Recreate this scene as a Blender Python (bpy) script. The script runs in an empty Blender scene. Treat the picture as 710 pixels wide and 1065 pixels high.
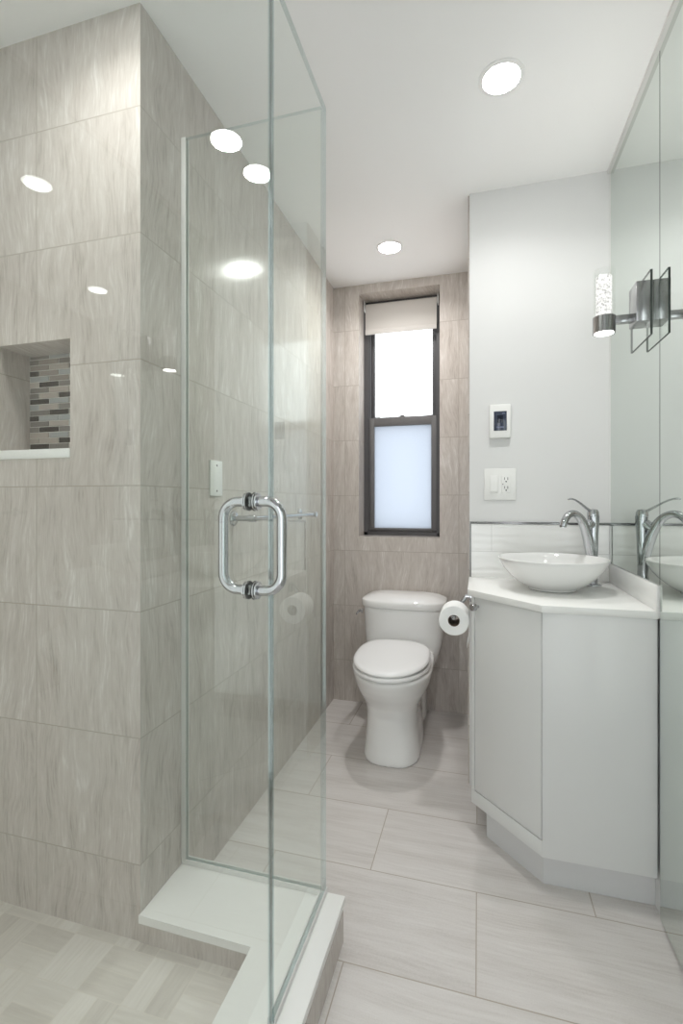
import bpy, bmesh, math, random
from mathutils import Vector, Matrix

scene = bpy.context.scene
COL = scene.collection
PI = math.pi

# ------------------------------------------------------------------ camera, world, exposure
cam_data = bpy.data.cameras.new('camera')
cam = bpy.data.objects.new('camera', cam_data)
COL.objects.link(cam)
cam.location = (0.0, 0.0, 1.15)
cam.rotation_euler = (math.radians(90), 0, math.radians(15.78))
cam_data.sensor_width = 36.0
cam_data.sensor_fit = 'AUTO'
cam_data.lens = 504.23 / 1065 * 36.0
cam_data.shift_y = -9.03 / 1065
cam_data.clip_start = 0.02
scene.camera = cam

WORLD_STRENGTH = 2.6
DOWNLIGHT = 44.0
BEAM = 2.9
SCONCE = 30.0
world = bpy.data.worlds.new('daylight')
scene.world = world
world.use_nodes = True
wb = world.node_tree.nodes['Background']
wb.inputs['Color'].default_value = (0.93, 0.965, 1.0, 1)
wb.inputs['Strength'].default_value = WORLD_STRENGTH

scene.view_settings.view_transform = 'Standard'
scene.view_settings.look = 'None'
scene.view_settings.gamma = 1.0
scene.view_settings.use_curve_mapping = False
scene.view_settings.exposure = 0.60
cy = scene.cycles
cy.max_bounces = 14
cy.diffuse_bounces = 6
cy.glossy_bounces = 8
cy.transparent_max_bounces = 32
cy.transmission_bounces = 8
cy.sample_clamp_indirect = 4.0
cy.blur_glossy = 0.6
cy.use_denoising = True

# ------------------------------------------------------------------ materials
class NT:
    def __init__(self, name):
        self.m = bpy.data.materials.new(name)
        self.m.use_nodes = True
        self.t = self.m.node_tree
        self.t.nodes.clear()
        self.out = self.n('ShaderNodeOutputMaterial')
    def n(self, kind, **kw):
        x = self.t.nodes.new(kind)
        for k, v in kw.items():
            setattr(x, k, v)
        return x
    def link(self, a, b):
        self.t.links.new(a, b)
    def put(self, sock, v):
        if isinstance(v, bpy.types.NodeSocket):
            self.link(v, sock)
        else:
            sock.default_value = v
    def math(self, op, a, b=0.0, c=None, clamp=False):
        x = self.n('ShaderNodeMath', operation=op, use_clamp=clamp)
        self.put(x.inputs[0], a)
        self.put(x.inputs[1], b)
        if c is not None:
            self.put(x.inputs[2], c)
        return x.outputs[0]
    def comb(self, x, y, z):
        c = self.n('ShaderNodeCombineXYZ')
        for s, v in zip(c.inputs, (x, y, z)):
            self.put(s, v)
        return c.outputs[0]
    def mix(self, f, a, b):
        x = self.n('ShaderNodeMix', data_type='RGBA')
        self.put(x.inputs[0], f)
        self.put(x.inputs[6], a)
        self.put(x.inputs[7], b)
        return x.outputs[2]
    def mixf(self, f, a, b):
        x = self.n('ShaderNodeMix', data_type='FLOAT')
        self.put(x.inputs[0], f)
        self.put(x.inputs[2], a)
        self.put(x.inputs[3], b)
        return x.outputs[0]
    def noise(self, vec, scale, detail=3.0, rough=0.5, dist=0.0):
        x = self.n('ShaderNodeTexNoise')
        self.put(x.inputs['Vector'], vec)
        x.inputs['Scale'].default_value = scale
        x.inputs['Detail'].default_value = detail
        x.inputs['Roughness'].default_value = rough
        x.inputs['Distortion'].default_value = dist
        return x.outputs[0]
    def ramp(self, fac, stops):
        x = self.n('ShaderNodeValToRGB')
        e = x.color_ramp.elements
        while len(e) < len(stops):
            e.new(0.5)
        for q, (p, c) in zip(e, stops):
            q.position = p
            q.color = (*c, 1)
        self.put(x.inputs[0], fac)
        return x.outputs[0]
    def bsdf(self, **kw):
        b = self.n('ShaderNodeBsdfPrincipled')
        for k, v in kw.items():
            self.put(b.inputs[k.replace('_', ' ')], v)
        self.link(b.outputs[0], self.out.inputs[0])
        return b
    def bump(self, h, strength=0.3, dist=0.01):
        b = self.n('ShaderNodeBump')
        b.inputs['Strength'].default_value = strength
        b.inputs['Distance'].default_value = dist
        self.put(b.inputs['Height'], h)
        return b.outputs[0]
    def pos(self):
        g = self.n('ShaderNodeNewGeometry')
        s = self.n('ShaderNodeSeparateXYZ')
        self.link(g.outputs['Position'], s.inputs[0])
        n = self.n('ShaderNodeSeparateXYZ')
        self.link(g.outputs['Normal'], n.inputs[0])
        return s.outputs, n.outputs


def simple(name, col, rough=0.5, metal=0.0, spec=0.5, coat=0.0, bump=None):
    k = NT(name)
    b = k.bsdf(Base_Color=(*col, 1), Roughness=rough, Metallic=metal)
    b.inputs['Specular IOR Level'].default_value = spec
    b.inputs['Coat Weight'].default_value = coat
    b.inputs['Coat Roughness'].default_value = 0.05
    if bump:
        tc = k.n('ShaderNodeTexCoord')
        k.link(k.bump(k.noise(tc.outputs['Object'], bump[0], 4), bump[1], 0.002), b.inputs['Normal'])
    return k.m


TW, TH = 0.646, 0.3193            # wall tile
def tile_mat(name, ux, uy, vz):
    k = NT(name)
    p, n = k.pos()
    side = k.math('GREATER_THAN', k.math('ABSOLUTE', n[0]), 0.5)
    flat = k.math('GREATER_THAN', k.math('ABSOLUTE', n[2]), 0.5)
    u = k.mixf(side, k.math('SUBTRACT', p[0], ux), k.math('SUBTRACT', p[1], uy))
    v = k.mixf(flat, k.math('SUBTRACT', p[2], vz), k.math('SUBTRACT', p[1], uy))
    un, vn = k.math('DIVIDE', u, TW), k.math('DIVIDE', v, TH)
    iu, iv = k.math('FLOOR', un), k.math('FLOOR', vn)
    fu = k.math('MULTIPLY', k.math('SUBTRACT', un, iu), TW)
    fv = k.math('MULTIPLY', k.math('SUBTRACT', vn, iv), TH)
    eu = k.math('MINIMUM', fu, k.math('SUBTRACT', TW, fu))
    ev = k.math('MINIMUM', fv, k.math('SUBTRACT', TH, fv))
    g = k.math('LESS_THAN', k.math('MINIMUM', eu, ev), 0.0015)
    wn = k.n('ShaderNodeTexWhiteNoise', noise_dimensions='3D')
    k.link(k.comb(iu, iv, k.math('MULTIPLY', side, 7.0)), wn.inputs['Vector'])
    r = wn.outputs[0]
    off = k.math('MULTIPLY', r, 13.0)
    wob = k.noise(k.comb(k.math('MULTIPLY', u, 5.0), k.math('MULTIPLY', v, 2.2), off), 1.0, 2)
    uw = k.math('ADD', u, k.math('MULTIPLY', wob, 0.13))
    fine = k.noise(k.comb(k.math('MULTIPLY', uw, 190.0), k.math('MULTIPLY', v, 17.0), off), 1.0, 4, 0.6)
    broad = k.noise(k.comb(k.math('MULTIPLY', uw, 30.0), k.math('MULTIPLY', v, 4.5), off), 1.0, 3, 0.55)
    t = k.math('ADD', k.math('MULTIPLY', fine, 0.52), k.math('MULTIPLY', broad, 0.48))
    t = k.math('ADD', t, k.math('MULTIPLY', k.math('SUBTRACT', r, 0.5), 0.05))
    c = k.ramp(t, [(0.28, (0.37, 0.327, 0.293)), (0.45, (0.525, 0.478, 0.440)),
                   (0.56, (0.575, 0.532, 0.494)), (0.72, (0.74, 0.708, 0.682))])
    c = k.mix(g, c, (0.40, 0.36, 0.315, 1))
    hgt = k.math('SUBTRACT', k.math('MULTIPLY', fine, 0.08), g)
    b = k.bsdf(Base_Color=c, Roughness=k.mixf(g, 0.17, 0.8), Normal=k.bump(hgt, 0.25, 0.003))
    b.inputs['Specular IOR Level'].default_value = 0.25
    return k.m


def floor_mat():
    k = NT('floor_tile')
    p, n = k.pos()
    W, Hh = 0.64, 0.316
    vn = k.math('DIVIDE', k.math('SUBTRACT', p[1], 1.172), Hh)
    iv = k.math('FLOOR', vn)
    odd = k.math('MODULO', k.math('ADD', iv, 20.0), 2.0)
    un = k.math('DIVIDE', k.math('SUBTRACT', k.math('ADD', p[0], 0.006), k.math('MULTIPLY', odd, W / 2)), W)
    iu = k.math('FLOOR', un)
    fu = k.math('MULTIPLY', k.math('SUBTRACT', un, iu), W)
    fv = k.math('MULTIPLY', k.math('SUBTRACT', vn, iv), Hh)
    e = k.math('MINIMUM', k.math('MINIMUM', fu, k.math('SUBTRACT', W, fu)), k.math('MINIMUM', fv, k.math('SUBTRACT', Hh, fv)))
    g = k.math('LESS_THAN', e, 0.0016)
    wn = k.n('ShaderNodeTexWhiteNoise', noise_dimensions='3D')
    k.link(k.comb(iu, iv, 3.0), wn.inputs['Vector'])
    off = k.math('MULTIPLY', wn.outputs[0], 17.0)
    wob = k.noise(k.comb(k.math('MULTIPLY', p[0], 2.0), k.math('MULTIPLY', p[1], 5.0), off), 1.0, 2)
    vw = k.math('ADD', p[1], k.math('MULTIPLY', wob, 0.05))
    fine = k.noise(k.comb(k.math('MULTIPLY', p[0], 8.0), k.math('MULTIPLY', vw, 130.0), off), 1.0, 4, 0.6)
    broad = k.noise(k.comb(k.math('MULTIPLY', p[0], 2.2), k.math('MULTIPLY', vw, 22.0), off), 1.0, 3)
    speck = k.noise(k.comb(p[0], p[1], off), 260.0, 2)
    t = k.math('ADD', k.math('MULTIPLY', fine, 0.4), k.math('MULTIPLY', broad, 0.42))
    t = k.math('ADD', t, k.math('MULTIPLY', speck, 0.18))
    c = k.ramp(t, [(0.32, (0.52, 0.485, 0.46)), (0.48, (0.62, 0.588, 0.567)), (0.64, (0.69, 0.662, 0.645))])
    c = k.mix(g, c, (0.42, 0.37, 0.32, 1))
    b = k.bsdf(Base_Color=c, Roughness=k.mixf(g, 0.38, 0.8), Normal=k.bump(k.math('SUBTRACT', k.math('MULTIPLY', fine, 0.1), g), 0.2, 0.003))
    return k.m


def shower_floor_mat():
    """squares of thin tile strips whose grain turns from one square to the next"""
    k = NT('shower_floor_tile')
    p, n = k.pos()
    S = 0.118
    un = k.math('DIVIDE', k.math('ADD', p[0], 3.0), S)
    vn = k.math('DIVIDE', k.math('ADD', p[1], 3.0), S)
    iu, iv = k.math('FLOOR', un), k.math('FLOOR', vn)
    chk = k.math('MODULO', k.math('ADD', iu, iv), 2.0)
    fu, fv = k.math('SUBTRACT', un, iu), k.math('SUBTRACT', vn, iv)
    a = k.mixf(chk, p[0], p[1])
    c_ = k.mixf(chk, p[1], p[0])
    fa = k.mixf(chk, fu, fv)
    sn = k.math('MULTIPLY', fa, 2.0)
    si = k.math('FLOOR', sn)
    fs = k.math('SUBTRACT', sn, si)
    wn = k.n('ShaderNodeTexWhiteNoise', noise_dimensions='3D')
    k.link(k.comb(iu, iv, si), wn.inputs['Vector'])
    off = k.math('MULTIPLY', wn.outputs[0], 11.0)
    fine = k.noise(k.comb(k.math('MULTIPLY', a, 120.0), k.math('MULTIPLY', c_, 9.0), off), 1.0, 3)
    t = k.math('ADD', k.math('MULTIPLY', fine, 0.55), k.math('MULTIPLY', wn.outputs[0], 0.45))
    c = k.ramp(t, [(0.15, (0.50, 0.465, 0.42)), (0.5, (0.63, 0.595, 0.545)), (0.9, (0.76, 0.73, 0.69))])
    e = k.math('MINIMUM', k.math('MINIMUM', fu, k.math('SUBTRACT', 1.0, fu)), k.math('MINIMUM', fv, k.math('SUBTRACT', 1.0, fv)))
    e2 = k.math('MULTIPLY', k.math('MINIMUM', fs, k.math('SUBTRACT', 1.0, fs)), 0.5)
    g = k.math('LESS_THAN', k.math('MINIMUM', e, e2), 0.009)
    c = k.mix(g, c, (0.66, 0.62, 0.56, 1))
    k.bsdf(Base_Color=c, Roughness=0.4, Normal=k.bump(k.math('SUBTRACT', 1.0, g), 0.15, 0.002))
    return k.m


def backsplash_mat():
    k = NT('backsplash_tile')
    p, n = k.pos()
    up = k.math('GREATER_THAN', p[2], 0.956)
    W = 0.61
    u = k.math('SUBTRACT', k.math('ADD', p[0], 2.0), k.mixf(up, 0.40, 2.05 - W))
    un = k.math('DIVIDE', u, W)
    fu = k.math('MULTIPLY', k.math('FRACT', un), W)
    e = k.math('MINIMUM', k.math('MINIMUM', fu, k.math('SUBTRACT', W, fu)), k.math('ABSOLUTE', k.math('SUBTRACT', p[2], 0.956)))
    g = k.math('LESS_THAN', e, 0.0012)
    wob = k.noise(k.comb(k.math('MULTIPLY', p[0], 5.0), k.math('MULTIPLY', p[1], 5.0), k.math('MULTIPLY', p[2], 12.0)), 1.0, 2)
    w = k.math('SINE', k.math('ADD', k.math('MULTIPLY', p[2], 190.0), k.math('MULTIPLY', wob, 14.0)))
    h = k.math('SUBTRACT', k.math('MULTIPLY', w, 0.5), k.math('MULTIPLY', g, 1.0))
    c = k.mix(g, (0.80, 0.80, 0.785, 1), (0.60, 0.60, 0.58, 1))
    k.bsdf(Base_Color=c, Roughness=0.18, Normal=k.bump(h, 0.13, 0.004))
    return k.m


def glass_mat(name, tint, refl=1.0):
    """flat clear pane: tinted see-through body, mirror-like reflection rising towards grazing angles on its outer faces"""
    k = NT(name)
    lw = k.n('ShaderNodeLayerWeight')
    lw.inputs['Blend'].default_value = 0.5
    f5 = k.math('POWER', lw.outputs['Facing'], 5.0)
    fr = k.math('ADD', 0.075 * refl, k.math('MULTIPLY', f5, 0.85))
    geo = k.n('ShaderNodeNewGeometry')
    fr = k.math('MULTIPLY', fr, k.math('SUBTRACT', 1.0, geo.outputs['Backfacing']))
    tr = k.n('ShaderNodeBsdfTransparent')
    tr.inputs[0].default_value = (*tint, 1)
    gl = k.n('ShaderNodeBsdfGlossy')
    gl.inputs['Roughness'].default_value = 0.0
    gl.inputs['Color'].default_value = (0.98, 1.0, 0.99, 1)
    mx = k.n('ShaderNodeMixShader')
    k.link(fr, mx.inputs[0])
    k.link(tr.outputs[0], mx.inputs[1])
    k.link(gl.outputs[0], mx.inputs[2])
    k.link(mx.outputs[0], k.out.inputs[0])
    return k.m


def edge_mat():
    k = NT('cut_glass_edge')
    tr = k.n('ShaderNodeBsdfTransparent')
    tr.inputs[0].default_value = (0.70, 0.78, 0.79, 1)
    gl = k.n('ShaderNodeBsdfGlossy')
    gl.inputs['Roughness'].default_value = 0.05
    gl.inputs['Color'].default_value = (0.72, 0.80, 0.82, 1)
    mx = k.n('ShaderNodeMixShader')
    mx.inputs[0].default_value = 0.28
    k.link(tr.outputs[0], mx.inputs[1])
    k.link(gl.outputs[0], mx.inputs[2])
    k.link(mx.outputs[0], k.out.inputs[0])
    return k.m


def emit_mat(name, col, strength):
    k = NT(name)
    e = k.n('ShaderNodeEmission')
    e.inputs[0].default_value = (*col, 1)
    e.inputs[1].default_value = strength
    k.link(e.outputs[0], k.out.inputs[0])
    return k.m


def crystal_mat():
    k = NT('bubble_crystal')
    tc = k.n('ShaderNodeTexCoord')
    v = k.n('ShaderNodeTexVoronoi')
    v.inputs['Scale'].default_value = 150.0
    k.link(tc.outputs['Object'], v.inputs['Vector'])
    nz = k.noise(tc.outputs['Object'], 120.0, 3)
    t = k.math('ADD', k.math('MULTIPLY', v.outputs['Distance'], 0.8), k.math('MULTIPLY', nz, 0.6))
    s = k.n('ShaderNodeMapRange')
    k.link(t, s.inputs[0])
    s.inputs[1].default_value = 0.38
    s.inputs[2].default_value = 0.75
    s.inputs[3].default_value = 0.010
    s.inputs[4].default_value = 0.026
    e = k.n('ShaderNodeEmission')
    e.inputs[0].default_value = (1.0, 0.99, 0.96, 1)
    k.link(k.math('MULTIPLY', s.outputs[0], SCONCE), e.inputs[1])
    k.link(e.outputs[0], k.out.inputs[0])
    return k.m


def frosted_mat(name, col):
    k = NT(name)
    tc = k.n('ShaderNodeTexCoord')
    tl = k.n('ShaderNodeBsdfTranslucent')
    tl.inputs[0].default_value = (*col, 1)
    tr = k.n('ShaderNodeBsdfGlossy')
    tr.inputs['Roughness'].default_value = 0.35
    mx = k.n('ShaderNodeMixShader')
    mx.inputs[0].default_value = 0.06
    k.link(k.bump(k.noise(tc.outputs['Object'], 260.0, 2), 0.5, 0.002), tl.inputs['Normal'])
    k.link(tl.outputs[0], mx.inputs[1])
    k.link(tr.outputs[0], mx.inputs[2])
    k.link(mx.outputs[0], k.out.inputs[0])
    return k.m


def mirror_mat():
    k = NT('mirror_silver')
    b = k.n('ShaderNodeBsdfGlossy')
    b.inputs['Roughness'].default_value = 0.0
    b.inputs['Color'].default_value = (0.79, 0.83, 0.80, 1)
    k.link(b.outputs[0], k.out.inputs[0])
    return k.m


VZ = 2.153 - 7 * TH
M = {
    'paint': simple('white_wall_paint', (0.71, 0.71, 0.705), 0.55, bump=(60, 0.03)),
    'ceiling': simple('ceiling_paint', (0.93, 0.93, 0.925), 0.7),
    'tile_shower': tile_mat('grained_stone_tile_shower', -1.15 - TW * 4, 1.0378 + 0.64 - TW * 4, VZ),
    'tile_alcove': tile_mat('grained_stone_tile_alcove', -0.75 - TW * 4, 1.0378 + 0.64 - TW * 4, VZ),
    'floor': floor_mat(),
    'shower_floor': shower_floor_mat(),
    'backsplash': backsplash_mat(),
    'quartz': simple('white_quartz', (0.83, 0.83, 0.81), 0.28),
    'ceramic': simple('glazed_white_ceramic', (0.82, 0.82, 0.81), 0.10, coat=0.4),
    'seat': simple('white_seat_plastic', (0.83, 0.83, 0.83), 0.18),
    'chrome': simple('polished_chrome', (0.54, 0.55, 0.57), 0.06, 1.0),
    'chrome_dark': simple('brushed_nickel', (0.42, 0.42, 0.42), 0.22, 1.0),
    'trim_metal': simple('dark_chrome_trim', (0.20, 0.20, 0.20), 0.2, 1.0),
    'channel': simple('satin_aluminium_strip', (0.72, 0.72, 0.70), 0.4, 0.2),
    'lacquer': simple('white_cabinet_lacquer', (0.70, 0.705, 0.695), 0.32),
    'kick': simple('toe_kick_laminate', (0.64, 0.64, 0.64), 0.45),
    'button_dark': simple('dark_button_plastic', (0.10, 0.10, 0.10), 0.9),  # plain dark colour of the socket's test button
    'glass': glass_mat('clear_green_glass', (0.968, 0.985, 0.974)),
    'glass_clear': glass_mat('clear_lamp_glass', (0.985, 0.99, 0.985)),
    'glass_edge': edge_mat(),
    'pane': glass_mat('window_pane_glass', (0.97, 0.98, 0.98)),
    'frosted': frosted_mat('frosted_glass', (0.50, 0.525, 0.56)),
    'frosted_dense': frosted_mat('added_window_frosted_glass', (0.62, 0.62, 0.60)),  # glass of the unseen window added to light the shower
    'mirror': mirror_mat(),
    'mirror_edge': simple('mirror_edge_dark', (0.05, 0.06, 0.055), 0.25),
    'frame': simple('dark_grey_window_metal', (0.075, 0.072, 0.075), 0.45),
    'frame_light': simple('grey_sash_metal', (0.13, 0.125, 0.125), 0.4),
    'blind': simple('oatmeal_blind_fabric', (0.66, 0.63, 0.595), 0.85, bump=(600, 0.2)),
    'plastic': simple('white_plastic', (0.82, 0.82, 0.80), 0.35),
    'slot': simple('socket_slot_dark', (0.02, 0.02, 0.02), 0.6),
    'screen': simple('thermostat_screen', (0.045, 0.055, 0.085), 0.12),
    'screen_mark': simple('thermostat_screen_digits', (0.012, 0.016, 0.03), 0.15),
    'screen_line': simple('thermostat_screen_bar', (0.14, 0.16, 0.24), 0.15),
    'paper': simple('tissue_paper', (0.86, 0.86, 0.85), 0.95, bump=(300, 0.15)),
    'core': simple('cardboard_core', (0.20, 0.15, 0.12), 0.9),
    'rubber': simple('black_washer', (0.02, 0.02, 0.02), 0.5),
    'grout': simple('mosaic_grout', (0.62, 0.60, 0.56), 0.8),
    'moss0': simple('mosaic_dark_brown', (0.05, 0.042, 0.036), 0.25, bump=(90, 0.4)),
    'moss1': simple('mosaic_taupe', (0.27, 0.235, 0.205), 0.3),
    'moss2': simple('mosaic_grey_brown', (0.20, 0.18, 0.165), 0.3),
    'moss3': simple('mosaic_blue_grey', (0.37, 0.38, 0.375), 0.12),
    'moss4': simple('mosaic_sand', (0.40, 0.35, 0.31), 0.3),
    'lamp': emit_mat('downlight_diffuser', (1.0, 0.992, 0.98), DOWNLIGHT),
    'lamp_trim': simple('downlight_trim', (0.86, 0.86, 0.85), 0.4),
    'crystal': crystal_mat(),
    'sconce_disc': emit_mat('sconce_lens', (1.0, 0.985, 0.96), SCONCE * 0.6),
    'sconce_top': emit_mat('sconce_upward_glow', (1.0, 0.985, 0.96), SCONCE * 4.0),
    'door_white': simple('white_gloss_door_paint', (0.80, 0.80, 0.79), 0.35),
}

# ------------------------------------------------------------------ mesh helpers
def box(bm, x0, x1, y0, y1, z0, z1, bev=0.0, seg=2, mi=0, rot=None, piv=None):
    r = bmesh.ops.create_cube(bm, size=1.0)
    vs = r['verts']
    c = Vector(((x0 + x1) / 2, (y0 + y1) / 2, (z0 + z1) / 2))
    for v in vs:
        v.co = Vector((v.co.x * (x1 - x0), v.co.y * (y1 - y0), v.co.z * (z1 - z0))) + c
    fs = list({f for v in vs for f in v.link_faces})
    if bev > 0:
        es = list({e for v in vs for e in v.link_edges})
        q = bmesh.ops.bevel(bm, geom=es, offset=bev, segments=seg, profile=0.5, affect='EDGES')
        fs = list({f for v in q['verts'] for f in v.link_faces} | {f for f in fs if f.is_valid})
    for f in fs:
        f.material_index = mi
    if rot is not None:
        vv = list({v for f in fs for v in f.verts})
        bmesh.ops.rotate(bm, verts=vv, cent=piv if piv is not None else c, matrix=rot)
    return fs


def prism(bm, pts, z0, z1, bev=0.0, seg=2, mi=0):
    """extruded polygon, pts counter-clockwise seen from above"""
    lo = [bm.verts.new((x, y, z0)) for x, y in pts]
    hi = [bm.verts.new((x, y, z1)) for x, y in pts]
    fs = [bm.faces.new(list(reversed(lo))), bm.faces.new(hi)]
    n = len(pts)
    for i in range(n):
        j = (i + 1) % n
        fs.append(bm.faces.new((lo[i], lo[j], hi[j], hi[i])))
    for f in fs:
        f.material_index = mi
    if bev > 0:
        es = list({e for f in fs for e in f.edges})
        bmesh.ops.bevel(bm, geom=es, offset=bev, segments=seg, profile=0.5, affect='EDGES')
    return fs


def frame_of(d):
    d = d.normalized()
    a = Vector((0, 0, 1)) if abs(d.z) < 0.9 else Vector((1, 0, 0))
    x = d.cross(a).normalized()
    return x, d.cross(x).normalized()


def lathe(bm, prof, centre, axis=(0, 0, 1), n=48, cap=True, mi=0):
    """prof: (radius, distance along axis)"""
    axis = Vector(axis).normalized()
    x, y = frame_of(axis)
    c = Vector(centre)
    rings = []
    for r, h in prof:
        if r < 1e-6:
            rings.append([bm.verts.new(c + axis * h)])
        else:
            rings.append([bm.verts.new(c + axis * h + (x * math.cos(2 * PI * i / n) + y * math.sin(2 * PI * i / n)) * r) for i in range(n)])
    fs = []
    for a, b in zip(rings, rings[1:]):
        for i in range(n):
            j = (i + 1) % n
            if len(a) == 1 and len(b) == 1:
                continue
            if len(a) == 1:
                fs.append(bm.faces.new((a[0], b[j], b[i])))
            elif len(b) == 1:
                fs.append(bm.faces.new((a[i], a[j], b[0])))
            else:
                fs.append(bm.faces.new((a[i], a[j], b[j], b[i])))
    if cap:
        for ring in (rings[0], rings[-1]):
            if len(ring) > 2:
                fs.append(bm.faces.new(ring))
    for f in fs:
        f.material_index = mi
    return fs


def smooth_path(pts, sub=8):
    """Catmull-Rom through (x, y, z, r...) tuples"""
    P = [Vector(p) if len(p) <= 4 else p for p in pts]
    P = [tuple(p) for p in pts]
    out = []
    n = len(P)
    for i in range(n - 1):
        p0, p1, p2, p3 = P[max(i - 1, 0)], P[i], P[i + 1], P[min(i + 2, n - 1)]
        for s in range(sub):
            t = s / sub
            out.append(tuple(0.5 * (2 * b + (c - a) * t + (2 * a - 5 * b + 4 * c - d) * t * t + (3 * b - a - 3 * c + d) * t ** 3)
                             for a, b, c, d in zip(p0, p1, p2, p3)))
    out.append(P[-1])
    return out


def tube(bm, pts, n=20, closed=False, flat=None, mi=0):
    """pts: (x, y, z, r) along the tube; flat: squash of the second cross axis"""
    V = [Vector(p[:3]) for p in pts]
    R = [p[3] for p in pts]
    m = len(V)
    rings = []
    ux = None
    for i in range(m):
        if closed:
            d = (V[(i + 1) % m] - V[i - 1])
        else:
            d = V[min(i + 1, m - 1)] - V[max(i - 1, 0)]
        d.normalize()
        if ux is None:
            ux, _ = frame_of(d)
        ux = (ux - d * ux.dot(d)).normalized()
        uy = d.cross(ux).normalized()
        k = flat if flat else 1.0
        rings.append([bm.verts.new(V[i] + ux * math.cos(2 * PI * j / n) * R[i] + uy * math.sin(2 * PI * j / n) * R[i] * k) for j in range(n)])
    fs = []
    for i in range(m if closed else m - 1):
        a, b = rings[i], rings[(i + 1) % m]
        for j in range(n):
            q = (j + 1) % n
            fs.append(bm.faces.new((a[j], a[q], b[q], b[j])))
    if not closed:
        fs.append(bm.faces.new(list(reversed(rings[0]))))
        fs.append(bm.faces.new(rings[-1]))
    for f in fs:
        f.material_index = mi
    return fs


def loft(bm, rings, mi=0, cap=True):
    R = [[bm.verts.new(p) for p in ring] for ring in rings]
    n = len(R[0])
    fs = []
    for a, b in zip(R, R[1:]):
        for i in range(n):
            j = (i + 1) % n
            fs.append(bm.faces.new((a[i], a[j], b[j], b[i])))
    if cap:
        fs.append(bm.faces.new(list(reversed(R[0]))))
        fs.append(bm.faces.new(R[-1]))
    for f in fs:
        f.material_index = mi
    return fs


def link_mesh(name, bm, mats, parent=None, angle=35, mods=None):
    bmesh.ops.recalc_face_normals(bm, faces=bm.faces[:])
    lim = math.radians(angle)
    for e in bm.edges:
        e.smooth = not (len(e.link_faces) != 2 or e.calc_face_angle(0.0) > lim)
    for f in bm.faces:
        f.smooth = True
    if parent is not None:
        off = Vector(parent.get('_base', (0, 0, 0)))
        bmesh.ops.translate(bm, verts=bm.verts[:], vec=-off)
    me = bpy.data.meshes.new(name)
    bm.to_mesh(me)
    bm.free()
    for m in (mats if isinstance(mats, (list, tuple)) else [mats]):
        me.materials.append(m)
    o = bpy.data.objects.new(name, me)
    COL.objects.link(o)
    if parent is not None:
        o.parent = parent
        o['_base'] = tuple(off)
    return o


def thing(name, label, cat, base, group=None):
    o = bpy.data.objects.new(name, None)
    o.empty_display_size = 0.05
    COL.objects.link(o)
    o.location = base
    o['_base'] = tuple(base)
    o['label'] = label
    o['category'] = cat
    if group:
        o['group'] = group
    return o


def structure(name, bm, mats, label=None, parent=None):
    o = link_mesh(name, bm, mats, parent)
    if parent is None:
        o['kind'] = 'structure'
        if label:
            o['label'] = label
    return o


def dup(root, delta, label):
    r = root.copy()
    COL.objects.link(r)
    r.location = root.location + Vector(delta)
    r['label'] = label
    for ch in list(root.children):
        c = ch.copy()
        COL.objects.link(c)
        c.parent = r
        for g in list(ch.children):
            d = g.copy()
            COL.objects.link(d)
            d.parent = c
    return r


NB = bmesh.new
# ------------------------------------------------------------------ room shell
XL, YB, ZC, YN, YW, XR = -0.8199, 2.729, 2.4124, 1.0378, 2.0457, 0.4865
XJ = -0.0354
BACK = -0.95
ZS = 0.0463

bm = NB(); prism(bm, [(-1.85, 0.04), (-0.44, 0.04), (-0.44, BACK - 0.6), (XR + 0.1, BACK - 0.6), (XR + 0.1, YB + 0.26), (-0.92, YB + 0.26), (-0.92, YN + 0.2), (-1.85, YN + 0.2)], -0.12, 0.0)
structure('floor', bm, M['floor'], 'pale taupe streaked floor tiles laid in half-offset rows')
bm = NB(); prism(bm, [(-1.85, 0.04), (-0.44, 0.04), (-0.44, BACK - 0.1), (XR + 0.1, BACK - 0.1), (XR + 0.1, YB + 0.26), (-0.92, YB + 0.26), (-0.92, YN + 0.2), (-1.85, YN + 0.2)], ZC, ZC + 0.1)
structure('ceiling', bm, M['ceiling'], 'flat white ceiling')
bm = NB(); box(bm, -1.75, -0.500, 0.18, YN + 0.0, 0.0, ZS)
structure('shower_floor', bm, M['shower_floor'], 'shower floor of small parquet-laid beige tiles')

# niche wall (facing the camera) with a recess
NX0, NX1, NZ0, NZ1, NYB = -1.292, -1.038, 1.271, 1.586, 1.143
bm = NB()
box(bm, -1.75, NX0, YN, YN + 0.2, 0, ZC)
box(bm, NX1, XL, YN, YN + 0.2, 0, ZC)
box(bm, NX0, NX1, YN, YN + 0.2, 0, NZ0)
box(bm, NX0, NX1, YN, YN + 0.2, NZ1, ZC)
box(bm, NX0, NX1, NYB + 0.004, YN + 0.2, NZ0, NZ1)
wn = structure('wall_shower', bm, M['tile_shower'], 'grained beige tile shower wall with a recessed niche')
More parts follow.
